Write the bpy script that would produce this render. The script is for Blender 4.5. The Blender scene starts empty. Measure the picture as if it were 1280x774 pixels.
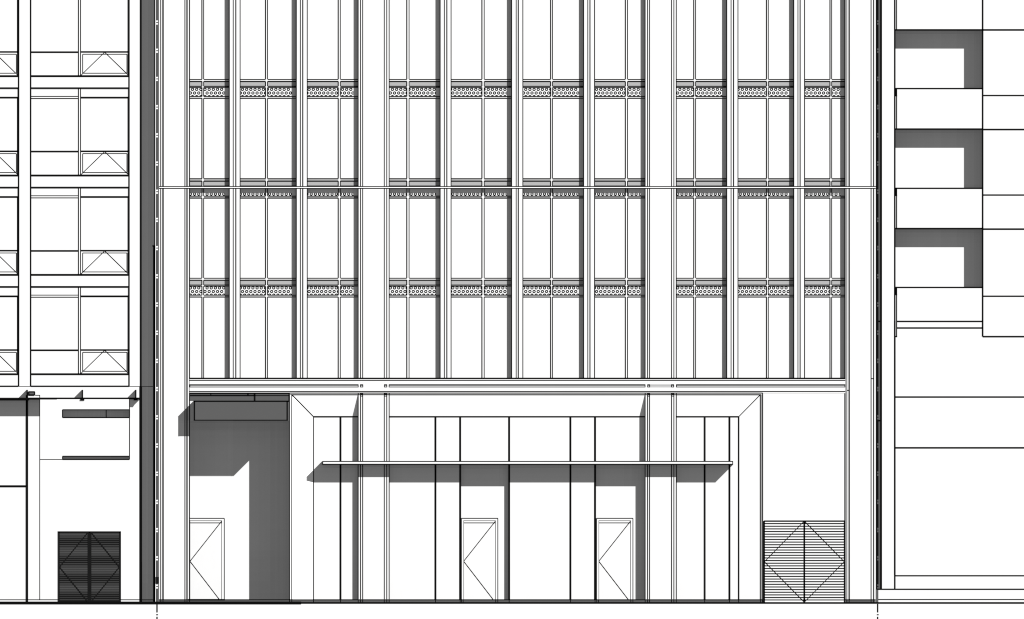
import bpy, math
from mathutils import Vector
R = math.radians
sc = bpy.context.scene
S = 0.025            # metres per drawing unit
X0, Z0 = 640.0, 753.0

# ------------------------------------------------------------------ camera
cd = bpy.data.cameras.new('camera'); cam = bpy.data.objects.new('camera', cd)
sc.collection.objects.link(cam)
cd.type = 'ORTHO'; cd.ortho_scale = 32.0
cd.clip_start = 0.5; cd.clip_end = 2000
cam.location = (0.0, -60.0, (Z0 - 387.0) * S); cam.rotation_euler = (R(90), 0, 0)
sc.camera = cam
# ------------------------------------------------------------------ sky
w = bpy.data.worlds.new("World"); sc.world = w; w.use_nodes = True
nt = w.node_tree; bg = nt.nodes['Background']
sky = nt.nodes.new('ShaderNodeTexSky'); sky.sky_type = 'NISHITA'; sky.sun_disc = False
EL = math.asin(1 / math.sqrt(3))
sky.sun_elevation = EL; sky.sun_rotation = R(135)
sky.air_density = 0.22; sky.dust_density = 0.05; sky.ozone_density = 1.0
hs = nt.nodes.new('ShaderNodeHueSaturation'); hs.inputs['Saturation'].default_value = 0.0
nt.links.new(sky.outputs[0], hs.inputs['Color']); nt.links.new(hs.outputs[0], bg.inputs[0])
bg.inputs[1].default_value = 0.05
# ------------------------------------------------------------------ sun
sl = bpy.data.lights.new('sun', 'SUN'); sun = bpy.data.objects.new('sun', sl)
sc.collection.objects.link(sun)
sl.energy = 5.0; sl.angle = R(0.4); sl.color = (1.0, 0.998, 0.992)
sun.rotation_euler = Vector((-1, 1, -1)).to_track_quat('-Z', 'Y').to_euler()
sun.location = (20, -20, 30)
sc.view_settings.view_transform = 'Standard'; sc.view_settings.look = 'None'
sc.view_settings.gamma = 1; sc.view_settings.exposure = 0.52
sc.cycles.diffuse_bounces = 0; sc.cycles.max_bounces = 4
sc.cycles.pixel_filter_type = 'BLACKMAN_HARRIS'; sc.cycles.filter_width = 1.15
sc.cycles.use_denoising = False
sc.cycles.use_adaptive_sampling = False; sc.cycles.sampling_pattern = "TABULATED_SOBOL"; sc.cycles.scrambling_distance = 0.0
sc.cycles.use_fast_gi = True; sc.cycles.fast_gi_method = "ADD"; w.light_settings.distance = 0.02; w.light_settings.ao_factor = 0.073

# ------------------------------------------------------------------ materials
def mat(name, v, rough=0.9, var=0.02, scale=3.0, spec=0.0):
    m = bpy.data.materials.new(name); m.use_nodes = True
    n = m.node_tree.nodes; l = m.node_tree.links
    b = n['Principled BSDF']
    b.inputs['Roughness'].default_value = rough
    b.inputs['Specular IOR Level'].default_value = spec
    tc = n.new('ShaderNodeTexCoord'); no = n.new('ShaderNodeTexNoise')
    no.inputs['Scale'].default_value = scale; no.inputs['Detail'].default_value = 3
    mr = n.new('ShaderNodeMapRange')
    mr.inputs['To Min'].default_value = v * (1 - var); mr.inputs['To Max'].default_value = v * (1 + var)
    l.new(tc.outputs['Object'], no.inputs['Vector']); l.new(no.outputs['Fac'], mr.inputs['Value'])
    l.new(mr.outputs['Result'], b.inputs['Base Color'])
    return m
WALL = mat('white_render', 0.66)
RECESS = mat('recess_render', 0.68)
SPLAY = mat('light_lifted_white', 0.86)  # white raised in colour to offset weaker light on splays and gap walls
GLAZ = mat('opal_white_glazing', 0.66, 0.6)
FRAME = mat('white_frame', 0.68)
LGREY = mat('light_grey_spandrel', 0.33)
MGREY = mat('mid_grey_strip', 0.32)
DGREY = mat('dark_grey_metal_and_shade', 0.082)  # dark grey parts; on housing and fascia the colour stands in for shade
INK = mat('black_joint', 0.004, var=0.0)
SLAT = mat('charcoal_slat', 0.008, var=0.0)
SLAT2 = mat('lighter_charcoal_slat', 0.062, var=0.0)  # lighter grey slats, varied in height in regular bands
ROAD = mat('asphalt', 0.06, var=0.15, scale=8)
SECT = mat('pale_ground_section', 0.66)

LW = 1.08      # width of a black joint
def HW(w): return w * (1.32 if w >= 1.3 else 1.12 if w >= 1.0 else 1.15)
PR = 0.12      # how proud a joint sits (3 mm)
class B:
    def __init__(s): s.v = []; s.f = []; s.m = []
    def p(s, x, y, d): s.v.append(((x - X0) * S, -d * S, (Z0 - y) * S)); return len(s.v) - 1
    def face(s, idx, m=0): s.f.append(tuple(idx)); s.m.append(m)
    def prism(s, pts, d0, d1, m=0):
        """pts: polygon in facade coordinates; d0 back, d1 front"""
        n = len(pts)
        a = [s.p(x, y, d1) for x, y in pts]; b = [s.p(x, y, d0) for x, y in pts]
        s.face(a, m); s.face(b[::-1], m)
        for i in range(n):
            j = (i + 1) % n; s.face((a[j], a[i], b[i], b[j]), m)
        return s
    def box(s, x0, x1, y0, y1, d0, d1, m=0):
        return s.prism([(x0, y1), (x1, y1), (x1, y0), (x0, y0)], d0, d1, m)
    def plan(s, pts, y0, y1, m=0):
        """pts: polygon in plan (x, d), extruded from y0 (top) to y1"""
        n = len(pts)
        a = [s.p(x, y0, d) for x, d in pts]; b = [s.p(x, y1, d) for x, d in pts]
        s.face(a, m); s.face(b[::-1], m)
        for i in range(n):
            j = (i + 1) % n; s.face((a[j], a[i], b[i], b[j]), m)
        return s
    def seg(s, x0, y0, x1, y1, d, w=LW, m=1):
        w *= 1.15
        L = math.hypot(x1 - x0, y1 - y0); nx, ny = -(y1 - y0) / L * w / 2, (x1 - x0) / L * w / 2
        return s.prism([(x0 + nx, y0 + ny), (x1 + nx, y1 + ny), (x1 - nx, y1 - ny), (x0 - nx, y0 - ny)], d - PR, d + PR, m)
    def vl(s, x, y0, y1, d, w=LW, m=1):
        w = HW(w); return s.box(x - w / 2, x + w / 2, y0, y1, d - PR, d + PR, m)
    def hl(s, y, x0, x1, d, w=LW, m=1):
        w = HW(w); return s.box(x0, x1, y - w / 2, y + w / 2, d - PR, d + PR, m)
    def rect(s, x0, x1, y0, y1, d, w=LW, m=1):
        s.vl(x0, y0, y1, d, w, m); s.vl(x1, y0, y1, d, w, m)
        s.hl(y0, x0, x1, d, w, m); s.hl(y1, x0, x1, d, w, m); return s
    def ring(s, cx, cy, ro, ri, d, clip, n=12, m=1):
        xa, xb, ya, yb = clip
        c = lambda x, y: (min(max(x, xa), xb), min(max(y, ya), yb))
        P = [(math.cos(2 * math.pi * k / n), -math.sin(2 * math.pi * k / n)) for k in range(n)]
        o = [s.p(*c(cx + ro * a, cy + ro * b), d) for a, b in P]
        i = [s.p(*c(cx + ri * a, cy + ri * b), d) for a, b in P]
        for k in range(n):
            j = (k + 1) % n
            vs = [s.v[t] for t in (o[k], o[j], i[j], i[k])]
            ar = abs(sum(vs[q][0] * vs[(q + 1) % 4][2] - vs[(q + 1) % 4][0] * vs[q][2] for q in range(4)))
            if ar > 1e-7: s.face((o[k], o[j], i[j], i[k]), m)
    def build(s, name, ms, parent=None):
        me = bpy.data.meshes.new(name)
        off = Vector((0, 0, 0)); q = parent
        while q is not None: off += q.location; q = q.parent
        xs = [v[0] for v in s.v]; ys = [v[1] for v in s.v]; zs = [v[2] for v in s.v]
        org = Vector(((min(xs) + max(xs)) / 2, (min(ys) + max(ys)) / 2, min(zs)))
        me.from_pydata([tuple(Vector(v) - org) for v in s.v], [], s.f)
        for mm in ms: me.materials.append(mm)
        for pl, k in zip(me.polygons, s.m): pl.material_index = k
        me.validate(); me.update()
        o = bpy.data.objects.new(name, me); sc.collection.objects.link(o)
        o.parent = parent; o.location = org - off
        return o

def tag(o, label=None, cat=None, group=None, kind=None):
    if label: o['label'] = label
    if cat: o['category'] = cat
    if group: o['group'] = group
    if kind: o['kind'] = kind
    return o
def thing(name, x, label, cat):
    o = bpy.data.objects.new(name, None); sc.collection.objects.link(o)
    o.location = ((x - X0) * S, 0, 0); o.empty_display_size = 0.5
    return tag(o, label, cat)

def holed(b, x0, x1, y0, y1, d0, d1, holes, m=0):
    """front sheet of a wall with real openings and their reveals"""
    xs = sorted({x0, x1, *[h[0] for h in holes], *[h[1] for h in holes]})
    ys = sorted({y0, y1, *[h[2] for h in holes], *[h[3] for h in holes]})
    inh = lambda x, y: any(h[0] < x < h[1] and h[2] < y < h[3] for h in holes)
    for i in range(len(xs) - 1):
        for j in range(len(ys) - 1):
            if not inh((xs[i] + xs[i + 1]) / 2, (ys[j] + ys[j + 1]) / 2):
                q = [b.p(xs[i], ys[j + 1], d1), b.p(xs[i + 1], ys[j + 1], d1), b.p(xs[i + 1], ys[j], d1), b.p(xs[i], ys[j], d1)]
                b.face(q, m)
    for (a, c, e, g) in holes + [(x0, x1, y0, y1)]:
        f = [b.p(a, g, d1), b.p(c, g, d1), b.p(c, e, d1), b.p(a, e, d1)]
        k = [b.p(a, g, d0), b.p(c, g, d0), b.p(c, e, d0), b.p(a, e, d0)]
        for i in range(4):
            j = (i + 1) % 4; b.face((f[i], f[j], k[j], k[i]), m)

TOP = -24.7
# ================================================================== ground
g = B()
g.box(-12000, 13000, 753.4, 1400, -14000, 400)
go = g.build('ground', [SECT], None); tag(go, kind='structure')
rd = B(); rd.box(-12000, 13000, 753.0, 753.3, -14000, 399.5)
tag(rd.build('pavement', [ROAD]), kind='structure')
# black edging along the cut ground: heavier from the left as far as x = 376
ed = B()
ed.box(-12000, 376.5, 752.0, 755.3, 399.4, 400.6)
ed.box(376.5, 13000, 752.7, 754.6, 399.4, 400.5)
tag(ed.build('pavement_edge', [INK]), kind='structure')

# ================================================================== centre building
M = thing('office_building', 646, 'tall central white office block with vertical fins, glazed entrance and thin canopy', 'building')
# core behind the glazing, with the entrance recess left open
c = B()
c.box(204, 1094, TOP - 14, 501, -320, -7.4)
c.box(364.2, 1094, 501, 753, -320, -11.9)
c.box(204, 364.2, 501, 753, -320, -52.6)
c.build('core', [RECESS], M)
par = B(); par.box(194.3, 1094.6, TOP - 16, TOP, -12, 1.2); par.hl(TOP, 194.3, 1094.6, 1.2)
par.build('parapet', [WALL, INK], M)
# end piers
p = B()
p.box(194.3, 237, TOP, 753, -52.6, 0)
for x, wd in ((198.3, 0.8), (200.9, 1.0), (203.8, 1.4), (231.2, 1.1), (233.8, 1.3), (236.9, 1.1)): p.vl(x, TOP, 753, 0, wd)
p.build('pier', [WALL, INK], M)
p = B()
p.box(1056.1, 1094.6, TOP, 753, -52, 0)
for x, wd in ((1056.3, 1.3), (1058.6, 0.9), (1061.5, 1.3), (1088.9, 1.1), (1092.1, 1.2)): p.vl(x, TOP, 753, 0, wd)
p.hl(473.4, 1088.4, 1092, 0); p.hl(488, 1059, 1061.6, 0)
p.build('pier', [WALL, INK], M)
# columns
for xs in ((447.8, 450.7, 453.4, 480.4, 483.5, 486.5), (806.5, 809.5, 812.0, 839.4, 842.4, 845.4)):
    p = B(); p.box(xs[0] - .4, xs[5] + .4, TOP, 753, -11.6, 0)
    for x in xs:
        p.vl(x, TOP, 472.5, 0, 1.0); p.vl(x, 491.6, 749, 0, 1.05)
    for a, b_ in ((xs[1], xs[2]), (xs[3], xs[4])):
        p.hl(492.7, a, b_, 0, .9); p.hl(495.2, a, b_, 0, 1.0)
    p.build('column', [WALL, INK], M)
# fins
FINS = [(286.6, 291.6, 294.8, 300.2), (370.4, 375.5, 378.5, 384.1), (550.2, 555.5, 558.6, 563.9), (639.5, 645.3, 647.9, 653.6),
        (729.5, 734.8, 737.5, 743.2), (908.4, 913.9, 917.0, 922.5), (992.2, 997.5, 1000.2, 1005.7)]
for f in FINS:
    p = B(); p.box(f[0], f[3], TOP, 472.6, -7.3, 0)
    for x, wd in zip(f, (1.2, 1.0, 1.25, 1.0)): p.vl(x, TOP, 472.5, 0, wd)
    p.build('fin', [WALL, INK], M)
BAYS = [(237, 286.4), (300.4, 370.2), (384.3, 447.3), (487, 550), (564.1, 639.3), (653.8, 729.3), (743.4, 806), (845.9, 908.2), (922.7, 992), (1005.9, 1056)]
MUL = [(252.6, 254.6), (332.1, 334.4), (423.0, 425.4), (508.7, 511.4), (602.6, 605.3), (688.5, 690.6), (781.9, 784.4), (867.4, 869.5), (958.3, 960.4), (1037.7, 1039.6)]
GD = -5.2
SX, SY = 5.2068, 4.5115
for k in range(-1, 3):
    f0 = 99.5 + 124.2 * k; f1 = f0 + 124.2 if k < 2 else 473.2
    low = (k == 1)
    yA, yB, yC, yD, yE, yF = (f0, f0 + 2.3, f0 + 8.5, f0 + 9.9, f0 + 21.2, f0 + 23.3) if not low else (223.4, 226.4, 232.6, 234.0, 245.2, 247.6)
    for (a, b), (m0, m1) in zip(BAYS, MUL):
        wn = B(); wn.box(a, b, f0, f1, -7.3, -6.0)
        # horizontal frame lines, cut where the mullion passes
        for y, wd in ((yA, 1.05), (yB, 1.15), (yC, 1.15), (yD, .8), (yE, 1.0), (yF, 1.1)):
            wn.hl(y, a, m0 - .3, GD + .35, wd); wn.hl(y, m1 + .3, b, GD + .35, wd)
        for y0, y1 in ((yA, yB), (yC, yD), (yE, yF)):
            wn.box(a, b, y0, y1, -6.2, GD + .3, 2 if low and y0 != yC else 0)
        win = wn.build('window', [FRAME, INK, MGREY], M)
        mu = B(); mu.box(m0, m1, f0, f1, -6.4, GD + .4)
        for x in (m0, m1):
            for y0, y1 in ((yB, yC), (yD, yE), (yF, f1 - .4)): mu.vl(x, y0, y1, GD + .4, .95)
        mu.build('mullion', [FRAME, INK], win)
        for x0, x1 in ((a, m0), (m1, b)):
            B().box(x0, x1, yF, f1, -6.3, GD).build('pane', [GLAZ], win)
            B().box(x0, x1, yB, yC, -6.3, GD).build('spandrel_panel', [LGREY], win)
            pp = B(); pp.box(x0, x1, yD, yE, -6.3, GD)
            ytop = yD if not low else 241.2
            xe = min(x1, b - 5.2)  # rings left out where shadows fall, so shade is built into the pattern
        
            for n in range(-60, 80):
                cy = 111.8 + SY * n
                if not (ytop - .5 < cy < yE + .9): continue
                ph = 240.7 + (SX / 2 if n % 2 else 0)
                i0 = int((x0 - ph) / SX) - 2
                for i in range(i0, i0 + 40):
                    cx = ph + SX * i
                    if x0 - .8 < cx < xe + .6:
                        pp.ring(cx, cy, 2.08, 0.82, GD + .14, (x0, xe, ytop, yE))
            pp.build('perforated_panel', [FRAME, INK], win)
# thin string course in front of the glass
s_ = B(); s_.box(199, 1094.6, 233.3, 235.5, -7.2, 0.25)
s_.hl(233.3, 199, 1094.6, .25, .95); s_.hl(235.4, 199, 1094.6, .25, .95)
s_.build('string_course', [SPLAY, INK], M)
# beam above the entrance
bm_ = B(); bm_.box(236.9, 1056.6, 472.6, 491.6, -11, 0.2)
bm_.hl(473.1, 237, 1056.6, .2, 1.45); bm_.hl(475.6, 237, 1056.6, .2, 1.05)
for a, b in ((237, 448.2), (450.2, 454), (480.1, 484), (486, 806.8), (809.2, 812.6), (839, 842.6), (845.2, 1056.6)):
    bm_.hl(481.3, a, b, .2, 1.35); bm_.hl(483.8, a, b, .2, .95)
    bm_.vl(a + .4, 481.3, 483.8, .2, .9); bm_.vl(b - .4, 481.3, 483.8, .2, .9)
bm_.hl(481.4, 812.6, 839, .2, .8); bm_.hl(483.7, 812.6, 839, .2, .6)
bm_.hl(489.5, 237, 1056.6, .2, 1.1); bm_.hl(491.4, 237, 953.4, .2, 1.1)
bm_.build('beam', [WALL, INK], M)
# ---- recessed side entrance
r_ = B()
r_.box(237, 362, 501, 753, -53, -49.8, 0)
r_.build('recess_wall', [RECESS], M)
so = B(); so.box(237, 361.5, 491.6, 501, -52, -9.0)
so.build('soffit', [RECESS], M)
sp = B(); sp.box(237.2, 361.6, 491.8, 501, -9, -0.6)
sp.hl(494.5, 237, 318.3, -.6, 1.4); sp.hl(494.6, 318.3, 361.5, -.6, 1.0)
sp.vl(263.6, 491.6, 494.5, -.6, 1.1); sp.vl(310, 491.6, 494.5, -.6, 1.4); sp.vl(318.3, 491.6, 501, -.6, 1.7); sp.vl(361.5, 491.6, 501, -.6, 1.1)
sp.build('fascia', [DGREY, INK], M)  # grey here is recess shade put into the colour
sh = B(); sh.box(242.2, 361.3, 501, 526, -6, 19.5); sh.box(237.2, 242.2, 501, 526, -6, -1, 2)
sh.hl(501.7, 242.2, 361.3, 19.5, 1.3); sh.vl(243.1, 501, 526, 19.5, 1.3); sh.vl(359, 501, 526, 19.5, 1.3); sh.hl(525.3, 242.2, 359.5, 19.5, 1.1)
sh.build('shutter_housing', [DGREY, INK, WALL], M)  # sunlit front coloured to the grey of the shadow around it

def door(x0, xi0, xi1, x1, d, left_jamb=True):
    fr = B()
    fr.box(x0, xi0, 650.6, 751, d, d + .5); fr.box(xi1, x1, 650.6, 751, d, d + .5); fr.box(x0, x1, 648, 650.6, d, d + .5)
    fr.hl(648, x0, x1, d + .5, 1.0); fr.vl(x1, 648, 751, d + .5, .9)
    if left_jamb: fr.vl(x0, 648, 751, d + .5, .9)
    lf = B(); lf.box(xi0, xi1, 650.6, 751.6, d, d + .3)
    e = d + .3
    lf.hl(650.6, xi0, xi1, e); lf.hl(653.7, xi0, xi1, e, .95); lf.vl(xi0, 650.6, 751, e, 1.15); lf.vl(xi1, 650.6, 751, e, 1.15)
    lf.seg(xi0 + .3, 701.7, xi1, 651, e, .95); lf.seg(xi0 + .3, 701.7, xi1 - 2.6, 750.4, e, .95)
    lf.hl(750.6, xi0, xi1, e, 1.4)
    do = B(); do.box(x0, x1, 648.2, 751.4, d - 1, d)
    dd = do.build('door', [FRAME], M)
    fr.build('door_frame', [FRAME, INK], dd); lf.build('door_leaf', [GLAZ, INK], dd)
door(234.4, 237.2, 277.5, 280.4, -49.7)

# ---- portal frame with splayed reveals
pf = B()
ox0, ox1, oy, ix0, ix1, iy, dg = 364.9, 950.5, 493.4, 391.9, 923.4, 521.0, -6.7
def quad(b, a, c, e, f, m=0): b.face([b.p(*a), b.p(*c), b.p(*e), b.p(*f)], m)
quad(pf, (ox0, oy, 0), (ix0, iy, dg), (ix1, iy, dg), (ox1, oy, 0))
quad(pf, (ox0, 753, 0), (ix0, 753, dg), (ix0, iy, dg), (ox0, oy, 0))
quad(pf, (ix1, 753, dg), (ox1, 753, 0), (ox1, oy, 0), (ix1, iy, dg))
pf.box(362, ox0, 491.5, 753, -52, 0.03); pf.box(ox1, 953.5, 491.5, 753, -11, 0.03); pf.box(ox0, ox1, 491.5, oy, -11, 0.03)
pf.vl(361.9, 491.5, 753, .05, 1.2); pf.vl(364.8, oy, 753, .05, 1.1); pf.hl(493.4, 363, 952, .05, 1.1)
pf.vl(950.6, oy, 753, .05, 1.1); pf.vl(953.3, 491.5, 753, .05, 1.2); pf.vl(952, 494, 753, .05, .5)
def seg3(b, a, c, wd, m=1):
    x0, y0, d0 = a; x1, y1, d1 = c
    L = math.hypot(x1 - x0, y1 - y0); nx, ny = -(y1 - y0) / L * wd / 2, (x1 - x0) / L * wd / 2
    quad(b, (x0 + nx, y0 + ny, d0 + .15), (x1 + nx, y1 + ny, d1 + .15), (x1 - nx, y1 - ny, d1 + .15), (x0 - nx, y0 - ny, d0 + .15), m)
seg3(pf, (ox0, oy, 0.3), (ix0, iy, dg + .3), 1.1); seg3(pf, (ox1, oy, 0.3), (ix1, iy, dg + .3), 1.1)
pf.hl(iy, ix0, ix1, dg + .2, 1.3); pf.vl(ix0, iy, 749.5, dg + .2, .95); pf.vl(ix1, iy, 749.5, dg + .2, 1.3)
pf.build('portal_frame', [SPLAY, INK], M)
# ---- entrance glazing
MX = [425.7, 544.4, 575.3, 636.5, 713.1, 743.9, 880.9, 911.9]
edges = [ix0] + MX + [ix1]
DR = dg - 4.8
for i in range(len(edges) - 1):
    a, b = edges[i], edges[i + 1]
    if i == 6:      # the lobby door bay stops behind the column
        B().box(826, b, iy - 1, 753, dg - 1, dg).build('shopfront_pane', [GLAZ], M); b = 825.9
    if i in (3, 6):
        B().box(a, b, iy - 1, 579, dg - 1, dg).build('shopfront_pane', [GLAZ], M)
        B().box(a, b, 579.2, 753, DR - .8, DR).build('shopfront_pane', [GLAZ], M)
    else:
        B().box(a, b, iy - 1, 753, dg - 1, dg).build('shopfront_pane', [GLAZ], M)
for x in MX:
    mu = B(); mu.box(x - 1.15, x + 1.15, iy, 753, DR - .5, dg + .35)
    mu.build('shopfront_mullion', [INK], M)
door(576.8, 579.3, 619.7, 622.3, DR + .1); door(745.7, 748.2, 788.6, 791.2, DR + .1)
# ---- canopy
ca = B(); ca.box(402.9, 916.4, 576.4, 581.0, -6.2, 15.3)
ca.hl(576.9, 402.9, 916.4, 15.3, 1.0); ca.hl(580.5, 402.9, 916.4, 15.3, 1.25); ca.vl(403.5, 576.6, 581, 15.3, .9); ca.vl(915.9, 576.6, 581, 15.3, .9)
ca.build('canopy', [WALL, INK], M)
# ---- flush wall and louvred doors at the right
wl = B(); wl.box(953.6, 1056, 491.4, 753, -40, -.05); wl.vl(955.0, 652, 753, -.05, 1.0)
wl.build('side_wall', [WALL, INK], M)
ld = B(); ld.box(955.2, 1055.8, 651.2, 753, -1, .05); LD = ld.build('louvred_door', [FRAME], M)
for a, b in ((955.2, 1005.4), (1005.4, 1055.8)):
    lf = B(); lf.box(a, b, 651.2, 753, -.5, .2)
    y = 654.6
    while y < 750: lf.hl(y, a, b, .2, 1.28); y += 3.3
    lf.hl(651.5, a, b, .2, 1.4); lf.hl(750.0, a, b, .2, 1.2); lf.vl(a, 651.2, 753, .22, 1.6); lf.vl(b, 651.2, 753, .22, 1.6)
    if a < 1000:
        lf.seg(1005.2, 651.6, 955.6, 702.2, .25, .95); lf.seg(955.6, 702.2, 1005.2, 752.6, .25, .95)
    else:
        lf.seg(1005.6, 651.6, 1055.4, 702.2, .25, .95); lf.seg(1055.4, 702.2, 1005.6, 752.6, .25, .95)
    lf.build('door_leaf', [FRAME, INK], LD)
# ---- plinth
pl = B()
for a, b in ((198.6, 235), (281, 953.5), (1056.4, 1094.6)):
    pl.box(a, b, 749.6, 753, -1, .5); pl.hl(749.8, a, b, .5, 1.15)
pl.box(235, 281, 750.4, 753, -50, .5); pl.hl(749.8, 235, 281, .5, 1.5)
for x in (201, 203.8, 231.2, 233.8, 237, 361.9, 364.8, 391.9, 425.7, 447.8, 450.7, 453.4, 480.4, 483.5, 486.5, 544.4, 575.3, 577, 579, 619.7, 622.3, 636.5, 713.1, 743.9, 746, 748.2, 788.6, 791.2,
          806.5, 809.5, 812, 839.4, 842.4, 845.4, 880.9, 911.9, 923.4, 950.6, 953, 1058.6, 1061.5, 1088.9, 1092.1):
    pl.vl(x, 749.8, 753, .5, .9)
pl.build('plinth', [DGREY, INK], M)
# ---- pipes and small box at the left joint
dp = B(); dp.box(191.3, 193.8, 307, 483, -22, -18); dp.box(191.3, 194.2, 483, 753, -22, -18); dp.box(190.6, 194, 306.6, 308.4, -22, -17.5)
dp.build('downpipe', [INK], M)
jb = B(); jb.box(194.5, 198.1, 721.3, 729.2, -.2, .9); jb.build('junction_box', [SLAT], M)

# ================================================================== left building
Lb = thing('apartment_building', 20, 'white block left of the dark gap, wide windows with tilting lower vents', 'building')
p = B()
p.box(-130, 176, TOP - 14, TOP + 10.7, -320, 0); p.hl(TOP + 10.7, -130, 161, 0)
p.build('parapet', [WALL, INK], Lb)
B().box(-130, 176, TOP, 483, -320, -2.2).build('core', [RECESS], Lb)
YW = [(-14.0 + 124.2 * k, 95.0 + 124.2 * k) for k in range(4)]
for a, b in ((-115.6, -99.9), (22.9, 38.3), (161.1, 176)):
    p = B(); p.box(a, b, TOP, 483, -2.3, 0)
    if a > 0 or a < -50:
        p.vl(a + (.4 if a < 100 else 0.2), TOP, 483, 0, 1.35)
    if b < 100: p.vl(b, TOP, 483, 0, 1.4)
    else: p.vl(175.9, TOP, 483, 0, 1.9)
    p.build('pier', [WALL, INK], Lb)
for (a, b) in ((-99.9, 22.9), (38.3, 161.1)):
    for k, (y0, y1) in enumerate(YW):
        yb = 483.0 if k == 3 else y1 + 15.2
        sp = B(); sp.box(a, b, y1, yb, -2.3, -.1)
        sp.hl(y1 + .3, a, b, -.1, 1.9); sp.hl(yb, a, b, -.1, 1.5)
        sp.build('spandrel', [WALL, INK], Lb)
    for (y0, y1) in YW:
        d = -.6
        t = y1 - 30            # top line of the vent
        m0, m1 = a + 59.8, a + 62.4
        fr = B(); fr.box(a, b, y0, y1, -2.2, -1.4)
        fr.box(m0, m1, y0, y1, -1.5, d + .1); fr.box(a, m0, t - .4, t + 1.2, -1.5, d + .1); fr.box(a, m0, y0 + 10.2, y0 + 13, -1.5, d + .1)
        fr.vl(m0, y0, y1, d + .1, 1.1); fr.vl(m1, y0, y1, d + .1, 1.0)
        fr.hl(t + .3, a, m0, d + .1, 1.6); fr.hl(t, m1, b, d + .1, 1.5)
        fr.hl(y0 + 10.4, a, m0, d + .1, .95); fr.hl(y0 + 13, a, m0, d + .1, 1.05)
        fr.hl(y0 + 11.9, m1, b, d + .1, 1.7); fr.vl(b - 1.1, y0 + 12, y1, d + .1, .9)
        wo = fr.build('window', [FRAME, INK], Lb)
        for x0, x1, ya, yb in ((a, m0, y0, y0 + 10.2), (a, m0, y0 + 13, t - .4), (a, m0, t + 1.2, y1), (m1, b, y0, y0 + 11.9), (m1, b, y0 + 11.9, t)):
            B().box(x0, x1, ya, yb, -1.5, d).build('pane', [GLAZ], wo)
        ve = B(); ve.box(m1, b, t + .2, y1, -1.5, d + .05)
        e = d + .05
        ve.rect(a + 65.1, b - 2.4, t + 2.9, y1 - 3.4, e, .95)
        ve.seg(m1 + .5, y1 - .8, a + 92.6, t + .4, e, .95); ve.seg(a + 92.6, t + .4, b - .5, y1 - .8, e, .95)
        ve.build('vent_sash', [FRAME, INK], wo)
# ground floor wall with slots
gw = B(); holed(gw, -130, 176, 483, 753, -60, 0, [(78.2, 161.9, 512.2, 522.2), (78.2, 161.9, 570.3, 574.5)])
gw.box(-130, 176, 484, 753, -320, -16)
gw.hl(483.2, 23, 38.3, 0, .6); gw.hl(483.2, 161, 176, 0, .6)
gw.hl(498, 34, 175.5, 0, 1.5)
gw.vl(49.7, 494, 749.6, 0, .85); gw.hl(494.2, 44, 49.7, 0, .85); gw.vl(161.9, 499, 574.4, 0, .95); gw.hl(574.4, 49.7, 161.9, 0, .8)
gw.rect(78.2, 161.9, 512.3, 522.1, 0, 1.2); gw.hl(570.4, 78.2, 161.9, 0, 1.2); gw.hl(574.5, 78.2, 161.9, 0, 1.2); gw.vl(78.3, 570.4, 574.5, 0, 1.2)
gw.vl(132.8, 512.3, 522.1, 0, 1.2)
gw.vl(175.9, 483, 753, 0, 2.7)
gw.hl(749.8, -130, 72, 0, .95); gw.hl(749.8, 151.3, 176, 0, .95)
gw.hl(608, -130, 33, 0, 2.1)
gw.build('ground_floor_wall', [WALL, INK], Lb)
le = B(); le.plan([(-130, 0), (50, 0), (71, 21), (-130, 21)], 497.2, 499.6)  # mitred end shaped only to give its shadow a vertical edge
le.build('ledge', [INK], Lb)
l0 = B(); l0.box(-130, 33, 499.5, 500.7, -.1, 3); l0.build('ledge', [INK], Lb)
l2 = B(); l2.plan([(162, 0), (175, 0), (175, 7), (176, 10), (172, 10)], 497.3, 499.3); l2.build('ledge', [INK], Lb)  # plan outline added to cast a set shadow shape on the wall
for x in (34, 103.1, 169.8):
    b = B()
    q = [[b.p(xx, 487.4, -.5), b.p(xx, 487.4, 10.8), b.p(xx, 498.2, .3), b.p(xx, 499.5, .3), b.p(xx, 499.5, -.5)] for xx in (x - .8, x + .8)]
    b.face(q[0]); b.face(q[1][::-1])
    for i in range(5): b.face((q[0][(i + 1) % 5], q[0][i], q[1][i], q[1][(i + 1) % 5]))
    b.box(x - 2.6, x + 2.4, 498.7, 500.6, -.5, 1.2)
    b.build('bracket', [INK], Lb)
dp = B(); dp.box(32.3, 35.2, 494, 753, .1, .5); dp.build('downpipe', [INK], Lb)
jb = B(); jb.box(35.4, 43.8, 489.2, 494.2, -.2, .6); jb.rect(36, 43.2, 489.9, 493.8, .6, 1.3); jb.build('junction_box', [DGREY, INK], Lb)
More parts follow.
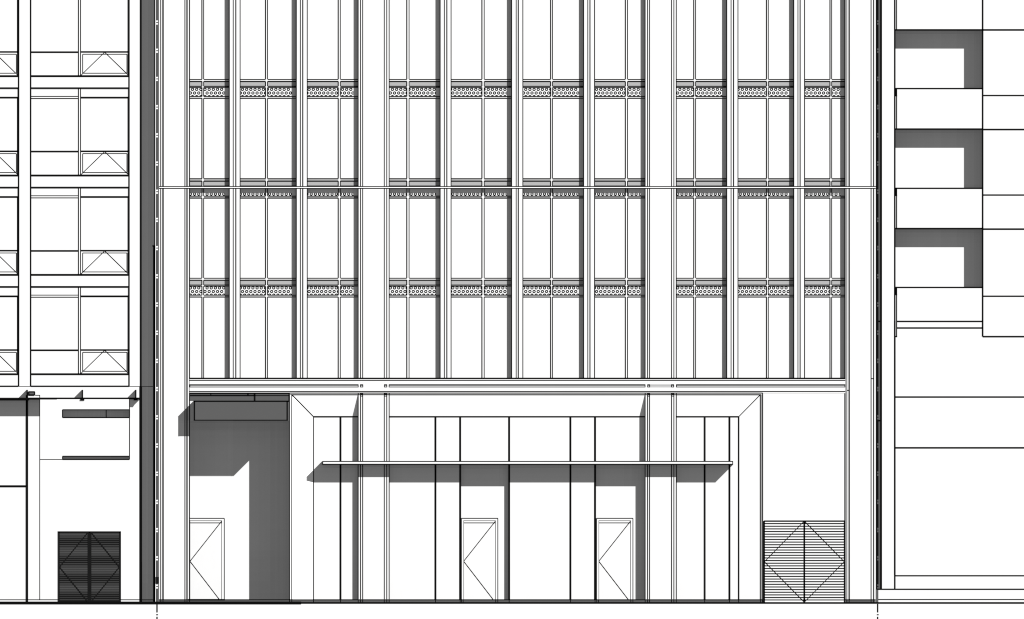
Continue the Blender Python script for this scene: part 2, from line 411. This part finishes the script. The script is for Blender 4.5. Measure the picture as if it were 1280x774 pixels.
# dark louvred double doors
ld = B(); ld.box(72.2, 151.2, 664.2, 753, -1, .1); LD = ld.build('louvred_door', [INK], Lb)
for a, b in ((72.2, 111.9), (111.9, 151.2)):
    lf = B(); lf.box(a, b, 664.2, 753, -.5, .2)
    y = 667.0
    while y < 751:
        ph = 0.5 + 0.5 * math.cos(2 * math.pi * (y - 688) / 23.0)
        hgt = 0.35 + 1.3 * ph
        lf.box(a + 2.2, b - 2.2, y, y + hgt, .1, .3, 1); y += 2.5
    lf.box(a, a + 2.4, 664.2, 753, .1, .42); lf.box(b - 2.4, b, 664.2, 753, .1, .42); lf.box(a, b, 664.2, 666.4, .1, .42)
    if a < 100:
        lf.seg(110.5, 665, 74.4, 709, .4, 1.3, 0); lf.seg(74.4, 709, 109.5, 752, .4, 1.3, 0)
    else:
        lf.seg(113.3, 665, 149.2, 709, .4, 1.3, 0); lf.seg(149.2, 709, 114.3, 752, .4, 1.3, 0)
    lf.build('door_leaf', [SLAT, SLAT2], LD)

# infill walls in the two gaps between the buildings
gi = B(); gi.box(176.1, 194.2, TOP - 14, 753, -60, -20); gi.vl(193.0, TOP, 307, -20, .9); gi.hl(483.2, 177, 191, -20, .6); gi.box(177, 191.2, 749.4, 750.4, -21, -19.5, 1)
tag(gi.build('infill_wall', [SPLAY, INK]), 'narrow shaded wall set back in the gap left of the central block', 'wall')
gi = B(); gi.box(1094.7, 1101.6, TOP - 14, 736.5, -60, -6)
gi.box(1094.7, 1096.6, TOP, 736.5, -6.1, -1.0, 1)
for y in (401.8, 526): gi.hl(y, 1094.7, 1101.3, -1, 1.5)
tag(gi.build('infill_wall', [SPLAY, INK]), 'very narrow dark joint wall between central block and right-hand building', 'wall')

# ================================================================== right building
Rb = thing('apartment_building', 1220, 'white block right of the central building, with three deep shaded balconies', 'building')
RX = 1345
H = [(37.5, 110.8), (161.5, 235.5), (285.8, 359.4)]
rw = B()
holed(rw, 1101.6, 1228.3, TOP - 14, 753, -22.8, 0, [(1118.6, 1228.25, y0, y1) for y0, y1 in H])
rw.box(1101.7, 1228.3, TOP - 14, 753, -320, -22.9)
rw.box(1228.3, RX, TOP - 14, 37.5, -320, 0); rw.box(1228.3, RX, 421, 753, -320, 0); rw.box(1228.3, RX, 37.5, 421, -320, -1)
rw.vl(1101.3, TOP, 736.6, 0, 1.9); rw.vl(1118.5, TOP, 736.6, 0, 1.5)
rw.vl(1118.5, 401, 719, 0, 1.6)
for y0, y1 in H:
    rw.hl(y0, 1118.5, 1228.3, 0, 1.6); rw.hl(y1, 1118.5, 1228.3, 0, 1.4)
rw.vl(1120.8, TOP, 37.5, 0, 1.1)
for y0, y1 in ((110.8, 161.5), (235.5, 285.8), (359.4, 421)):
    rw.vl(1120.8, y0, y1, 0, 1.2); rw.box(1118.5, 1121.2, y0, y0 + 9, -.1, PR, 1); rw.hl(y0 + 8.9, 1117.6, 1121.6, 0, 1.3)
rw.hl(420.8, 1117.6, 1121.6, 0, 1.3)
rw.vl(1228.3, TOP, 421, 0, 1.6)
rw.hl(401.9, 1120.8, 1228.3, 0, 1.5); rw.hl(410.1, 1120.8, 1228.3, 0, 1.5); rw.hl(420.9, 1228.3, RX, 0, 1.6)
rw.hl(496.4, 1118.5, RX, 0, 1.5); rw.hl(559.9, 1118.5, RX, 0, 1.6); rw.hl(719.8, 1118.5, RX, 0, 1.3)
rw.hl(37.5, 1228.3, RX, 0, 1.6)
rw.build('wall', [WALL, INK], Rb)
for y0, y1 in H:
    B().box(1118.7, 1228.2, y0 + .1, y1 - .1, -22.85, -22.3).build('balcony_wall', [RECESS], Rb)
for y0, y1, y2 in ((37.5, 119.5, 162), (162, 243.9, 286.5), (286.5, 370.4, 421)):
    wi = B(); wi.box(1228.9, RX, y0, y1, -2, -.05); wi.build('window', [GLAZ], Rb)
    sp = B(); sp.box(1228.9, RX, y1, y2, -2, 0); sp.hl(y1, 1228.9, RX, 0, 1.4)
    if y2 < 400: sp.hl(y2, 1228.9, RX, 0, 1.6)
    sp.build('spandrel', [WALL, INK], Rb)
pl = B(); pl.box(1094.7, RX, 736.6, 753, -6, .3); pl.hl(736.7, 1095, RX, .3, 1.3); pl.hl(749.5, 1097, RX, .3, 1.1)
pl.box(1095, 1098, 737.5, 753, .2, .45, 2)
pl.build('plinth', [WALL, INK, DGREY], Rb)

# ================================================================== boundary lines (dash and dot)
def bline(x, d, dark, lab):
    b = B(); P = 35.25; y = 28.1 - 2 * P
    while y < 745:
        y0, y1 = y + 2.7, y + P - 2.7
        if y0 < 751: b.box(x - .95, x + .95, max(y0, TOP), min(y1, 752), d - .3, d + .35)
        if TOP < y < 750: b.box(x - .8, x + 1.0, y - .55, y + .55, d - .3, d + .35)
        y += P
    tag(b.build('boundary_line', [INK]), lab, 'boundary line', 'dash-dot boundary lines')
bline(196.4, 0, True, 'black dash-dot line up the left edge of the central white block')
bline(1097.2, -1, True, 'black dash-dot line up the dark joint right of the central block')
for x, lab in ((196.4, 'short black dash-dot mark on the ground cut under the left joint'), (1097.2, 'short black dash-dot mark on the ground cut under the right joint')):
    b = B(); b.box(x - .75, x + .75, 755, 765.5, 399.9, 400.4); b.box(x - 1, x + 1.2, 767.8, 769, 399.9, 400.4); b.box(x - .75, x + .75, 771, 800, 399.9, 400.4)
    tag(b.build('boundary_mark', [INK]), lab, 'boundary mark', 'dash-dot marks below ground')
